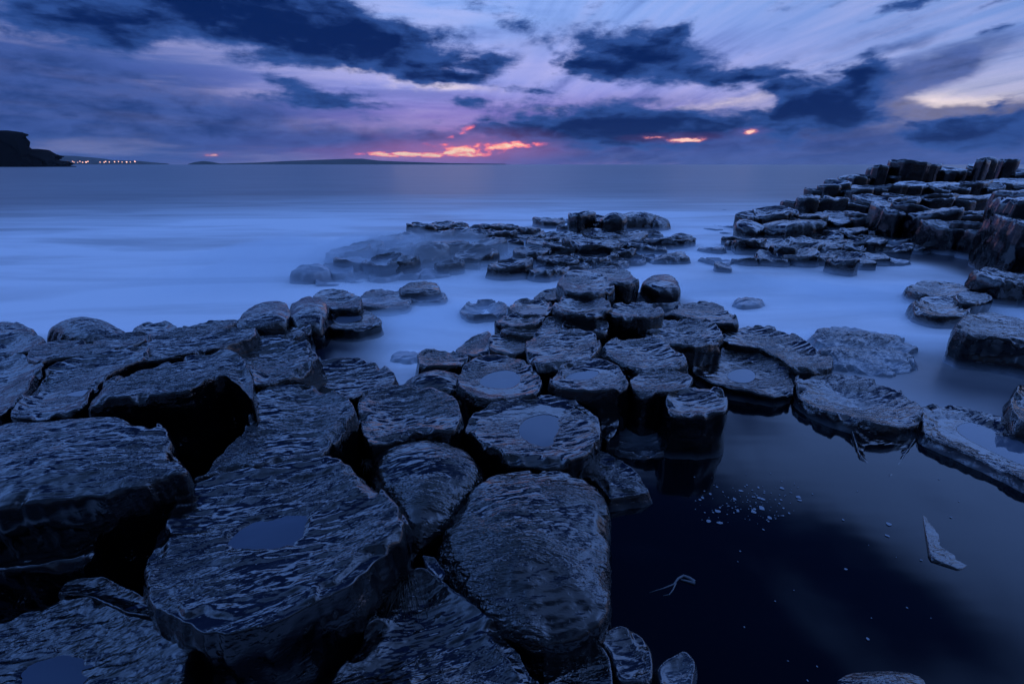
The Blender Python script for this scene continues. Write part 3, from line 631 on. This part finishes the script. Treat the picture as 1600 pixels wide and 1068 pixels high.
# right of the tide pool
GR = 'stones of the barrier right of the tide pool'
stone('long dark barrier slab between the tide pool and the sea', [(1243, 592), (1264, 580), (1330, 588), (1396, 604), (1430, 624), (1442, 642), (1430, 666), (1382, 671), (1305, 650), (1250, 626)], .07, wash=PW, group=GR, edge=.02, dish=.012)
stone('dark slab holding a film of water at the right edge of the barrier', [(1438, 650), (1446, 634), (1484, 633), (1560, 654), (1640, 678), (1740, 730), (1700, 790), (1600, 748), (1510, 706), (1446, 680)], .06,
      puddle=[(1490, 668), (1530, 655), (1590, 680), (1640, 710), (1620, 730), (1560, 705)], pud_label='film of water on the right-hand barrier slab', wash=PW, group=GR, edge=.02, pud_depth=.008)
stone('ribbed triangular ledge just breaking the pool surface', [(1330, 673), (1362, 680), (1440, 674), (1420, 700), (1392, 744), (1350, 728)], .016, (-.02, .05), wash=NW, group=GR, soft=0, edge=.01, rough=.8)
stone('drowned wedge with a pale edge in the dark pool at right', [(1440, 795), (1456, 786), (1530, 806), (1560, 850), (1500, 890), (1454, 872)], .004, (-.07, .02), wash=NW, group=GR, soft=0, edge=.008, rough=.35)
stone('ghostly drowned ridge in the sea behind the barrier, farther one', [(1270, 522), (1290, 506), (1340, 504), (1400, 520), (1440, 540), (1395, 552), (1330, 545), (1285, 540)], .055, wash=(.05, .45), group=GR, rough=2.2, dome=.02)
stone('ghostly drowned ridge in the sea behind the barrier, nearer one', [(1278, 548), (1312, 536), (1400, 546), (1442, 566), (1385, 580), (1300, 566)], .05, wash=(.045, .45), group=GR, rough=2.2, dome=.02)
stone('big black-sided block at the right edge above the sea', [(1490, 512), (1515, 490), (1552, 488), (1600, 503), (1700, 520), (1720, 560), (1600, 532), (1520, 522)], .235, (-.03, 0), wash=(.02, .7), group=GR, edge=.03)
stone('pale oval slab below the right-hand cliff, nearer one', [(1424, 477), (1446, 465), (1490, 469), (1516, 485), (1508, 498), (1460, 496), (1430, 488)], .09, wash=(.02, .7), group=GR, edge=.02)
stone('pale oval slab below the right-hand cliff, farther one', [(1414, 449), (1438, 440), (1490, 443), (1518, 455), (1482, 464), (1432, 459)], .10, wash=(.02, .7), group=GR, edge=.02)
stone('small light slab tucked between the pale ovals and the cliff', [(1492, 461), (1528, 455), (1554, 467), (1524, 476), (1496, 471)], .13, wash=(.02, .7), group=GR, edge=.02)
stone('rock corner rising at the right edge of the sea', [(1574, 645), (1590, 602), (1660, 598), (1700, 660), (1590, 668)], .12, wash=(.02, .7), group=GR, rough=1.5)
stone('faint drowned hump right of the causeway in the milk', [(1142, 470), (1160, 463), (1190, 466), (1196, 474), (1160, 478)], .04, wash=(.05, .6), group=GR, dome=.02, rough=1.5)
# cliff at the right edge
GC = 'tall boulders of the right-hand cliff'
for lab, cx, cy, rx, d, kw in [
    ('rugged low boulder at the foot of the right-hand cliff', 1592, 430, 46, 4.5, dict(rough=2.2, dome=.03)),
    ('broken boulder right of the rugged one at the cliff foot', 1700, 440, 60, 4.3, dict(rough=2.2)),
    ('tall black column of the right-hand cliff, nearest the sea', 1622, 345, 52, 5.4, dict(rough=1.8)),
    ('black cliff column rising behind the nearest one', 1650, 312, 60, 5.9, dict(rough=1.6)),
    ('top column of the right-hand cliff at the picture edge', 1628, 298, 44, 6.8, dict(rough=1.6)),
    ('dark stepped boulder left of the cliff top', 1578, 335, 22, 6.9, dict(rough=1.5)),
    ('outer cliff boulder just past the right edge', 1790, 370, 80, 4.8, dict(rough=1.6))]:
    round_stone(lab, cx, cy, rx, dist=d, group=GC, wash=(.03, .6), edge=.03, **kw)

# ------------------------------------------------------------------ middle reef, washed by the swell
ORD = ['first', 'second', 'third', 'fourth', 'fifth', 'sixth', 'seventh', 'eighth', 'ninth', 'tenth', 'eleventh', 'twelfth', 'thirteenth', 'fourteenth', 'fifteenth', 'sixteenth']
GM = 'washed stones of the middle reef'
def row(where, lst, group, defaults=None, zk=(1.0, 0.0), rk=1.0, **fix):
    lst = sorted(lst, key=lambda s: s[0])
    for i, s in enumerate(lst):
        cx, cy, rx, z, look = s[:5]; kw = dict(defaults or {}); kw.update(s[5] if len(s) > 5 else {}); kw.update(fix)
        pos = 'leftmost' if i == 0 else ('rightmost' if i == len(lst)-1 else ORD[i] + ' from the left')
        lab = f'{look}, {pos} in {where}'
        if 'dist' in kw: d_ = kw.pop('dist'); round_stone(lab, cx, cy, rx, dist=d_, group=group, **kw)
        else: round_stone(lab, cx, cy, rx*rk, z=z*zk[0]+zk[1], group=group, **kw)
mist = lambda h=.16, a=.72: dict(wash=(h, a*.85))  # mist veil painted into the stone as pale wash colour
row('the far outer line of the middle reef', [
    (660, 352, 22, .14, 'greenish dark stone'), (688, 351, 20, .12, 'dark flat stone'), (716, 348, 17, .16, 'dark bumpy stone', dict(dome=.05)), (745, 355, 16, .05, 'low washed stone'),
    (770, 352, 22, .09, 'thin flat stone'), (800, 353, 16, .09, 'small flat stone'), (824, 356, 19, .11, 'sharp-edged flat stone'), (856, 343, 20, .10, 'long thin stone'), (886, 344, 10, .03, 'tiny washed stone')], GM, dict(wash=(.05, .6), rough=1.7), (1.3, .02), 1.1)
row('the high dark clump behind the middle reef', [
    (908, 334, 18, .30, 'upright dark block'), (932, 341, 20, .20, 'flat-topped dark stone'), (925, 349, 22, .13, 'pale flat stone'), (955, 337, 18, .27, 'dark knob', dict(dome=.08)),
    (985, 336, 30, .20, 'big black dome', dict(dome=.14, edge=.12)), (1018, 341, 24, .15, 'black dome', dict(dome=.12, edge=.10)), (905, 355, 24, .05, 'low pale slab')], GM, dict(wash=(.05, .6), rough=1.7), (1.3, .02), 1.1)
row('the second line of the middle reef', [
    (596, 372, 26, .10, 'mist-veiled stone', mist()), (628, 370, 20, .10, 'mist-veiled stone', mist()), (655, 366, 20, .08, 'veiled flat stone', mist(.10, .55)), (684, 364, 24, .10, 'dull flat stone', mist(.08, .5)), (716, 362, 22, .09, 'dull flat stone', mist(.06, .5)),
    (752, 363, 22, .09, 'dark low stone'), (786, 362, 24, .10, 'dark flat stone'), (822, 366, 26, .06, 'washed flat stone'), (858, 368, 26, .07, 'sloping washed stone'),
    (886, 372, 28, .08, 'flat grey stone'), (935, 366, 26, .07, 'dark ridge stone'), (975, 369, 32, .06, 'long low stone'), (1010, 364, 18, .05, 'small low stone'), (1042, 374, 34, .06, 'dished low stone', dict(dish=.03)), (1066, 367, 16, .10, 'small knob', dict(dome=.04))], GM, dict(wash=(.045, .65), rough=1.7), (1.35, .02), 1.15)
row('the third line of the middle reef', [
    (542, 390, 24, .10, 'mist-veiled stone', mist(.18, .8)), (574, 384, 24, .10, 'mist-veiled stone', mist(.17, .75)), (612, 386, 24, .09, 'mist-veiled stone', mist(.15, .7)), (645, 385, 20, .08, 'veiled ribbed stone', mist(.12, .6)),
    (674, 379, 18, .18, 'black peaked stone', dict(dome=.06)), (706, 378, 19, .13, 'dark peaked stone', dict(dome=.04)), (736, 386, 22, .08, 'dull flat stone'), (768, 379, 24, .11, 'dark flat stone'),
    (800, 376, 18, .08, 'low dull stone'), (836, 391, 28, .08, 'broad flat stone'), (880, 382, 34, .08, 'broad pale slab'), (932, 380, 38, .10, 'broad pale slab'), (968, 392, 18, .07, 'dark broken stone', dict(rough=2)), (1045, 399, 24, .05, 'small dark hump', dict(dome=.03))], GM, dict(wash=(.04, .6), rough=1.7), (1.35, .02), 1.15)
row('the near line of the middle reef', [
    (490, 416, 24, .10, 'mist-veiled mound', dict(dome=.06, wash=(.20, .62))), (528, 418, 24, .06, 'mist-veiled stone', mist(.14, .85)), (560, 406, 26, .08, 'mist-veiled stone', mist(.16, .8)), (597, 410, 26, .10, 'mist-veiled stone', mist(.16, .7)),
    (628, 406, 19, .12, 'dark misty knob', mist(.08, .6)), (662, 405, 22, .05, 'washed flat stone', mist(.07, .6)), (702, 410, 24, .07, 'dull broken stone', dict(rough=1.6)), (745, 398, 24, .08, 'washed dark stone'),
    (795, 411, 25, .10, 'isolated dark stone'), (826, 399, 18, .05, 'washed stone'), (874, 404, 22, .08, 'wedge-shaped stone'), (856, 420, 30, .05, 'washed oval stone'), (925, 398, 34, .06, 'veiled broad slab', mist(.06, .5)), (985, 402, 24, .04, 'veiled flat slab'), (1014, 400, 12, .03, 'tiny hump')], GM, dict(wash=(.04, .65), rough=1.7), (1.35, .02), 1.15)
row('the low loose line between reef and causeway', [
    (640, 398, 18, .05, 'small washed stone'), (735, 409, 17, .05, 'small flat stone'), (760, 391, 18, .06, 'small flat stone'), (815, 401, 16, .06, 'low wet stone'), (852, 377, 20, .07, 'low wet stone'), (905, 389, 24, .07, 'flat wet slab'),
    (902, 413, 22, .06, 'washed flat slab'), (955, 408, 20, .06, 'low wet stone'), (1000, 384, 20, .06, 'flat wet stone'), (1030, 388, 14, .05, 'tiny wet stone')], GM, dict(wash=(.04, .6), rough=1.5), (1.2, .01), 1.1)
row('the drowned fringe between the reef and the inlet', [
    (558, 432, 26, .03, 'ghostly stone'), (598, 430, 28, .05, 'ghostly stone'), (640, 424, 26, .05, 'ghostly stone'), (678, 426, 22, .04, 'pale low stone'), (520, 440, 22, .02, 'ghostly stone')], GM, dict(wash=(.11, .65), rough=1.5))

# ------------------------------------------------------------------ right-hand promontory
GP = 'columns of the right-hand promontory'
def prow(where, d, lst, steps=True, **kw):
    L = []
    if steps:
        rs_ = np.random.RandomState(int(d*10)); B = []
        for s in lst[::1]:
            if rs_.rand() < .62:
                dd = (s[4] if len(s) > 4 and s[4] else d) - .35 - .3*rs_.rand()
                B.append((s[0]+(rs_.rand()-.5)*26, s[1]+(.055+.05*rs_.rand())*s[2]+60/dd*.5, s[2]*(.45+.3*rs_.rand()), None, rs_.choice(['broken step', 'dark broken step', 'small slanting step', 'thin flat step']), dict(dist=dd)))
        row('the steps below the promontory\'s ' + where.replace('the ', '', 1).replace(' of the right promontory', ''), B, 'broken steps of the right-hand promontory', dict(wash=(.05, .6), tiltamp=.5, irr=.4, rough=1.6))
    for s in lst:
        o_ = dict(dist=s[4] if len(s) > 4 and s[4] else d); o_.update(s[5] if len(s) > 5 else {})
        L.append((s[0], s[1], s[2], None, s[3], o_))
    row(where, L, GP, dict(wash=(.05, .6), tiltamp=.34, irr=.34, rough=1.4), **kw)
prow('the waterline row of the right promontory', 6.4, [
    (1126, 408, 22, 'low flat stone'), (1160, 406, 24, 'low pale stone'), (1206, 401, 28, 'pale flat slab'), (1247, 395, 24, 'purplish stone'), (1284, 397, 24, 'dark broken stone', None, dict(rough=1.8)),
    (1318, 399, 24, 'dark broken stone', None, dict(rough=1.8)), (1350, 401, 24, 'bluish sloping stone', None, dict(rough=1.5)), (1386, 404, 24, 'bluish washed stone')])
prow('the second row of the right promontory', 7.3, [
    (1112, 388, 20, 'low dark stone'), (1142, 371, 18, 'tilted plate', 8.0), (1170, 375, 28, 'bright flat slab'), (1215, 379, 30, 'dark slab'), (1222, 388, 24, 'purple flat slab', 6.9), (1262, 377, 26, 'dark stone'),
    (1300, 380, 30, 'purplish block', None, dict(rough=1.6)), (1340, 378, 30, 'rough sloping block', None, dict(rough=1.8)), (1378, 384, 28, 'bluish rough block', None, dict(rough=1.8)), (1428, 381, 22, 'smooth rounded slab', None, dict(dome=.03))])
prow('the third row of the right promontory', 8.6, [
    (1108, 354, 14, 'low veiled stone', 11.0), (1120, 359, 16, 'pale low slab', 10.0), (1138, 353, 18, 'pale low slab', 10.5), (1176, 350, 20, 'dark hump', None, dict(dome=.05)), (1204, 358, 20, 'dark stone'), (1243, 346, 40, 'big black dome', None, dict(dome=.08, edge=.1)),
    (1290, 362, 30, 'dark slab'), (1325, 360, 30, 'grey slab'), (1362, 365, 26, 'dark step'), (1400, 368, 22, 'low dark stone'), (1448, 357, 22, 'rounded stone'), (1490, 353, 34, 'long bright-edged slab', 7.2), (1530, 352, 30, 'long bright-edged slab', 7.2)])
prow('the fourth row of the right promontory', 10.0, [
    (1131, 329, 12, 'lone dark dome', 14.5, dict(dome=.05)), (1182, 334, 22, 'flat dark stone'), (1214, 329, 26, 'flat dark stone'), (1262, 336, 28, 'bright slab'), (1305, 338, 30, 'bright slab'), (1350, 334, 30, 'bright-topped slab'),
    (1398, 322, 32, 'big tilted black slab', 9.0, dict(tilt=(-.08, 0))), (1440, 326, 34, 'big tilted black slab', 8.6, dict(tilt=(-.1, 0))), (1480, 330, 26, 'bright-edged slab', 9.0), (1515, 332, 30, 'bright-edged slab', 8.6)])
prow('the fifth row of the right promontory', 12.0, [
    (1236, 314, 13, 'small upright block'), (1262, 308, 17, 'small upright block'), (1292, 312, 24, 'pale slab'), (1330, 316, 28, 'dark slab'), (1372, 310, 28, 'dark slab'), (1412, 306, 28, 'dark slab'),
    (1455, 305, 32, 'black slab'), (1500, 308, 32, 'pale-rimmed slab'), (1545, 306, 30, 'black slab')])
prow('the sixth row of the right promontory', 14.0, [
    (1278, 297, 16, 'dark block'), (1305, 287, 18, 'dark block'), (1340, 292, 26, 'dark slab'), (1380, 290, 28, 'dark slab'), (1420, 288, 28, 'dark slab'), (1462, 290, 30, 'dark slab'), (1505, 287, 30, 'black slab'), (1550, 286, 30, 'pale-rimmed slab'), (1592, 284, 30, 'black slab')])
prow('the crest row of the right promontory', 16.5, [
    (1308, 281, 13, 'round knob', None, dict(dome=.06)), (1330, 274, 17, 'round knob', None, dict(dome=.06)), (1354, 275, 16, 'low block'), (1376, 259, 15, 'upright blunt block', None, dict(dome=.08)), (1400, 272, 16, 'low block'),
    (1424, 255, 22, 'raised flat-topped slab', None, dict(tilt=(-.06, 0))), (1450, 258, 18, 'raised flat slab'), (1480, 264, 20, 'thin raised slab'), (1510, 267, 20, 'low black slab'), (1532, 258, 14, 'stepped block'), (1547, 247, 11, 'highest rounded boulder', 16.2, dict(dome=.12, edge=.1)),
    (1577, 249, 11, 'square upright block', None, dict(tiltamp=.02)), (1600, 268, 22, 'low black slab'), (1640, 266, 26, 'low black slab')])

# ------------------------------------------------------------------ spray mist lying on the swell
def mist_bank(px, py, rx, ry, h, dens, label, seed, ang=0.0):
    m = bpy.data.materials.new('sea_mist'); m.use_nodes = True; m.node_tree.nodes.clear()
    n = NT(m.node_tree); o_ = n.n.new('ShaderNodeOutputMaterial'); v_ = n.n.new('ShaderNodeVolumePrincipled')
    v_.inputs['Color'].default_value = (.88, .95, 1, 1); v_.inputs['Density'].default_value = dens; v_.inputs['Anisotropy'].default_value = .1
    n.l.new(v_.outputs[0], o_.inputs['Volume'])
    c = at(px, py, 0); N, M = 56, 22; V = [(c[0], c[1], h*.9)]; ca, sa = math.cos(ang), math.sin(ang)
    t_ = np.linspace(0, 2*math.pi, N, endpoint=False)
    edge_ = 1 + .45*fbm(np.cos(t_)*1.3, np.sin(t_)*1.3, t_*0, seed, 3)
    for k in range(1, M+1):
        u = k/M; x = rx*u*edge_*np.cos(t_); y = ry*u*edge_*np.sin(t_)
        X_, Y_ = x*ca-y*sa, x*sa+y*ca
        z = h*(1-u*u)**2.0*(.85+.9*fbm((X_+c[0])*1.7, (Y_+c[1])*1.7, t_*0, seed+3, 3)) - .012
        V += list(zip(X_+c[0], Y_+c[1], np.maximum(z, -.012)))
    V.append((c[0], c[1], -.03)); last = len(V)-1; F_ = []
    for j in range(N): F_.append((0, 1+j, 1+(j+1) % N)); F_.append((last, 1+(M-1)*N+(j+1) % N, 1+(M-1)*N+j))
    for k in range(M-1):
        for j in range(N): a = 1+k*N; F_.append((a+j, a+N+j, a+N+(j+1) % N, a+(j+1) % N))
    o = mesh_obj('sea_mist', V, F_, m, origin=(c[0], c[1], 0))
    return tag(o, label, kind='stuff')
mist_bank(560, 410, 3.6, 2.5, .38, 1.0, 'pale mist over the seaward end of the middle reef', 3, .25)
mist_bank(800, 378, 5.0, 2.6, .08, 2.6, 'thin mist between the stones of the middle reef', 5, .05)
mist_bank(640, 500, 1.4, 1.1, .07, 4.0, 'thin mist in the inlet left of the causeway', 9, .2)
mist_bank(1250, 455, 2.8, 1.3, .075, 4.0, 'thin mist over the channel right of the causeway', 12, -.1)
mist_bank(1400, 545, 1.2, .6, .07, 2.0, 'thin mist over the drowned ridges right of the causeway', 15, -.3)

# ------------------------------------------------------------------ far things
ROCKD = simple('dark_headland_rock', (.003, .003, .004), .9, spec=.02)
HILL = simple('far_hill_heather', (.05, .06, .05), .9, spec=.1)
def ridge_obj(name, profile, dist_, depth, label, cat, m, seed, rough_=.06, kind=None):
    """Land with the given seen skyline, its near shore at dist_, running back by depth."""
    pts = [at_dist(x, y, dist_) for x, y in profile]
    n = 90; xi = np.linspace(0, len(pts)-1, n); P3 = np.array(pts)
    L_ = np.stack([np.interp(xi, np.arange(len(pts)), P3[:, i]) for i in range(3)], 1)
    hmax = L_[:, 2].max(); rows = 14; V = []
    for j in range(rows+1):
        s_ = j/rows; prof = math.sin(min(1, s_*1.9)*math.pi/2) if s_ < .55 else math.cos((s_-.55)/.45*math.pi/2)
        sc_ = 1 + (s_*depth)/dist_
        nz = fbm(xi*.9, xi*0+s_*6, xi*0, seed, 4)
        z = np.maximum(L_[:, 2], 0)*prof*sc_*(1+rough_*nz*3) - (1 if j in (0, rows) else 0)
        V.append(np.stack([L_[:, 0]*sc_+nz*hmax*.3, L_[:, 1]*sc_+nz*hmax*.4, z], 1))
    V = np.vstack(V); ii = np.arange((rows+1)*n).reshape(rows+1, n)
    o = mesh_obj(name, V, np.stack([ii[:-1, :-1], ii[:-1, 1:], ii[1:, 1:], ii[1:, :-1]], -1).reshape(-1, 4), m, origin=tuple(np.array([L_[:, 0].mean(), L_[:, 1].mean(), 0])))
    return tag(o, label, cat, kind=kind)
ridge_obj('headland', [(-260, 200), (-100, 198), (0, 204), (18, 204), (27, 206), (34, 220), (37, 233), (52, 233), (66, 236), (76, 242), (84, 248), (96, 254), (108, 256.6)], 260, 60, 'black cliff headland on the left horizon stepping down to the sea', 'headland', ROCKD, 5, .01, kind='structure')
ridge_obj('hills', [(60, 250), (88, 242), (120, 244), (150, 247), (175, 250), (215, 251.5), (240, 254), (262, 256)], 2600, 500, None, None, HILL, 8, .01, kind='structure')
ridge_obj('island', [(294, 255.8), (306, 253), (318, 251.5), (330, 252.6), (344, 255.8)], 2400, 160, None, None, HILL, 12, .01, kind='structure')
ridge_obj('hills', [(340, 255.5), (400, 254), (450, 251.5), (500, 249.6), (540, 248.2), (565, 248), (590, 251), (640, 253), (700, 255), (790, 256)], 2900, 500, None, None, HILL, 17, .01, kind='structure')
LAMP = simple('town_lamp', (.8, .6, .4), .5, emit=(1.6, .75, .5, 1))
rs = np.random.RandomState(4)
def ball(r, n=6, m_=4):
    V = [(0, 0, r)]; Fc = []
    for i in range(1, m_):
        for j in range(n):
            a, b = math.pi*i/m_, 2*math.pi*j/n; V.append((r*math.sin(a)*math.cos(b), r*math.sin(a)*math.sin(b), r*math.cos(a)))
    V.append((0, 0, -r)); last = len(V)-1
    for j in range(n): Fc.append((0, 1+j, 1+(j+1) % n)); Fc.append((last, last-n+(j+1) % n, last-n+j))
    for i in range(m_-2):
        for j in range(n): a = 1+i*n; Fc.append((a+j, a+n+j, a+n+(j+1) % n, a+(j+1) % n))
    return V, Fc
bv, bf = ball(1.0); proto = None
for i, x in enumerate([104, 108, 112, 115, 120, 124, 129, 133, 137, 156, 162, 165, 170, 178, 184, 190, 197, 203, 210]):
    p = at_dist(x + rs.rand()*1.5, 252.2 + rs.rand()*1.6, 2560)
    if proto is None: proto = o = mesh_obj('shore_lamp', bv, bf, LAMP)
    else: o = proto.copy(); COL.objects.link(o)
    o.location = p; s_ = 1.6 + rs.rand()*2.2; o.scale = (s_, s_, s_)
    tag(o, 'tiny warm lamp of the town on the far left shore', 'lamp', 'lamps of the far town')

hm = bpy.data.materials.new('haze'); hm.use_nodes = True; hm.node_tree.nodes.clear()
hn = NT(hm.node_tree); ho = hn.n.new('ShaderNodeOutputMaterial'); hv = hn.n.new('ShaderNodeVolumePrincipled')
hv.inputs['Color'].default_value = (.86, .92, 1, 1); hv.inputs['Density'].default_value = .8e-4; hn.l.new(hv.outputs[0], ho.inputs['Volume'])
e_ = 5200.0
HV = [(x, y, z) for z in (-4.0, 110.0) for x, y in ((-e_, -e_), (e_, -e_), (e_, e_), (-e_, e_))]
tag(mesh_obj('haze', HV, [(3, 2, 1, 0), (4, 5, 6, 7), (0, 1, 5, 4), (1, 2, 6, 5), (2, 3, 7, 6), (3, 0, 4, 7)], hm, smooth=False), 'thin sea haze that fades the far coast', kind='stuff')

# ------------------------------------------------------------------ small things in and by the pool
FOAMM = simple('foam_fleck', (.26, .30, .35), .7)
V, Fc = [], []
rs = np.random.RandomState(9)
def fleck(px, py, r):
    c = at(px, py, .016); k = 7; b0 = len(V)
    st = .6 + rs.rand()*.8; a0 = rs.rand()*6
    V.append((c[0], c[1], .0150))
    for j in range(k):
        a = 2*math.pi*j/k; rr = r*(.75+.5*rs.rand()); x, y = rr*math.cos(a), rr*st*math.sin(a)
        V.append((c[0]+x*math.cos(a0)-y*math.sin(a0), c[1]+x*math.sin(a0)+y*math.cos(a0), .0125))
    for j in range(k): Fc.append((b0, b0+1+j, b0+1+(j+1) % k))
for c in [(1125, 815, 8), (1190, 792, 7), (1178, 798, 5), (1158, 765, 5), (1122, 797, 5), (1153, 796, 5), (1185, 760, 4), (1094, 779, 4), (1110, 770, 4), (1098, 776, 4), (1248, 775, 6), (1250, 780, 4), (1389, 817, 6), (1387, 835, 4), (1186, 776, 4), (1192, 778, 4), (1222, 761, 5), (1203, 807, 5), (1148, 778, 4), (1107, 812, 5)]:
    fleck(c[0], c[1], c[2]*.7/F*1.7)
for i in range(130):
    x = rs.normal(1165, 48); y = rs.normal(783, 17)
    if 1068 < x < 1262: fleck(x, y, (.6+1.9*rs.rand()**3)/F*1.6)
for i in range(26):
    fleck(1080+rs.rand()*420, 740+rs.rand()*330, (.8+1.2*rs.rand())/F*1.5)
tag(mesh_obj('foam_flecks', V, Fc, FOAMM), 'white flecks of foam scattered on the dark tide pool', 'foam', kind='stuff')

def strand(verts, faces, pts, r0, r1, k=5):
    b0 = len(verts); pts = [np.array(p) for p in pts]; n = len(pts)
    for i, p in enumerate(pts):
        d = pts[min(i+1, n-1)]-pts[max(i-1, 0)]; d = d/(np.linalg.norm(d)+1e-9)
        u = np.cross(d, (0, 0, 1.0)); u = u/(np.linalg.norm(u)+1e-9) if np.linalg.norm(u) > 1e-5 else np.array([1.0, 0, 0]); w = np.cross(u, d)
        r_ = r0+(r1-r0)*i/(n-1)
        for j in range(k): a = 2*math.pi*j/k; verts.append(tuple(p+r_*(u*math.cos(a)+w*math.sin(a))))
    for i in range(n-1):
        for j in range(k): faces.append((b0+i*k+j, b0+i*k+(j+1) % k, b0+(i+1)*k+(j+1) % k, b0+(i+1)*k+j))
    faces.append(tuple(b0+(n-1)*k+j for j in range(k)))
def seen(l, z): return [at(x, y, z+(dz_ if False else 0)) for x, y in l]
KELP = simple('pale_kelp', (.10, .11, .12), .3)
V, Fc = [], []
strand(V, Fc, seen([(1086, 909), (1078, 903), (1068, 899), (1060, 903), (1053, 912), (1038, 918), (1015, 925)], .0105), .007, .001)
strand(V, Fc, seen([(1056, 910), (1052, 920), (1046, 928), (1036, 930)], .0105), .003, .001)
strand(V, Fc, seen([(1086, 911), (1076, 908), (1064, 905)], .012), .005, .003)
tag(mesh_obj('kelp_stalk', V, Fc, KELP), 'pale forked kelp stalk floating in the dark tide pool', 'kelp')
WEED = simple('dark_seaweed', (.012, .013, .010), .3)
def tuft(px, py, z, label, n=60, length=.10, lean=(0, -1)):
    V, Fc = [], []; c = at(px, py, z)
    for i in range(n):
        a = rs.rand()*6.28; r_ = .03*rs.rand(); p = c + np.array([r_*math.cos(a), r_*math.sin(a), 0])
        d = np.array([lean[0]+(rs.rand()-.5)*1.3, lean[1]+(rs.rand()-.5)*.9, .35+rs.rand()*.4]); L_ = length*(.5+.7*rs.rand())
        pts = [p]
        for k in range(4):
            pts.append(pts[-1]+d*L_/4/np.linalg.norm(d)); d = d + np.array([0, 0, -.55])
        strand(V, Fc, pts, .0016, .0006, 3)
    tag(mesh_obj('seaweed_tuft', V, Fc, WEED), label, 'seaweed')
tuft(632, 905, .17, 'dark shaggy seaweed tuft on the shoulder of the bottom centre wedge', 110, .13, (-.2, -.8))
tuft(712, 632, .25, 'dark seaweed fringe in the gap left of the centre stone', 60, .06, (-.3, -.6))
tuft(575, 722, .20, 'dark seaweed fringe in the black triangular gap', 60, .06, (.5, -.5))
print('stone tris', TRI[0])
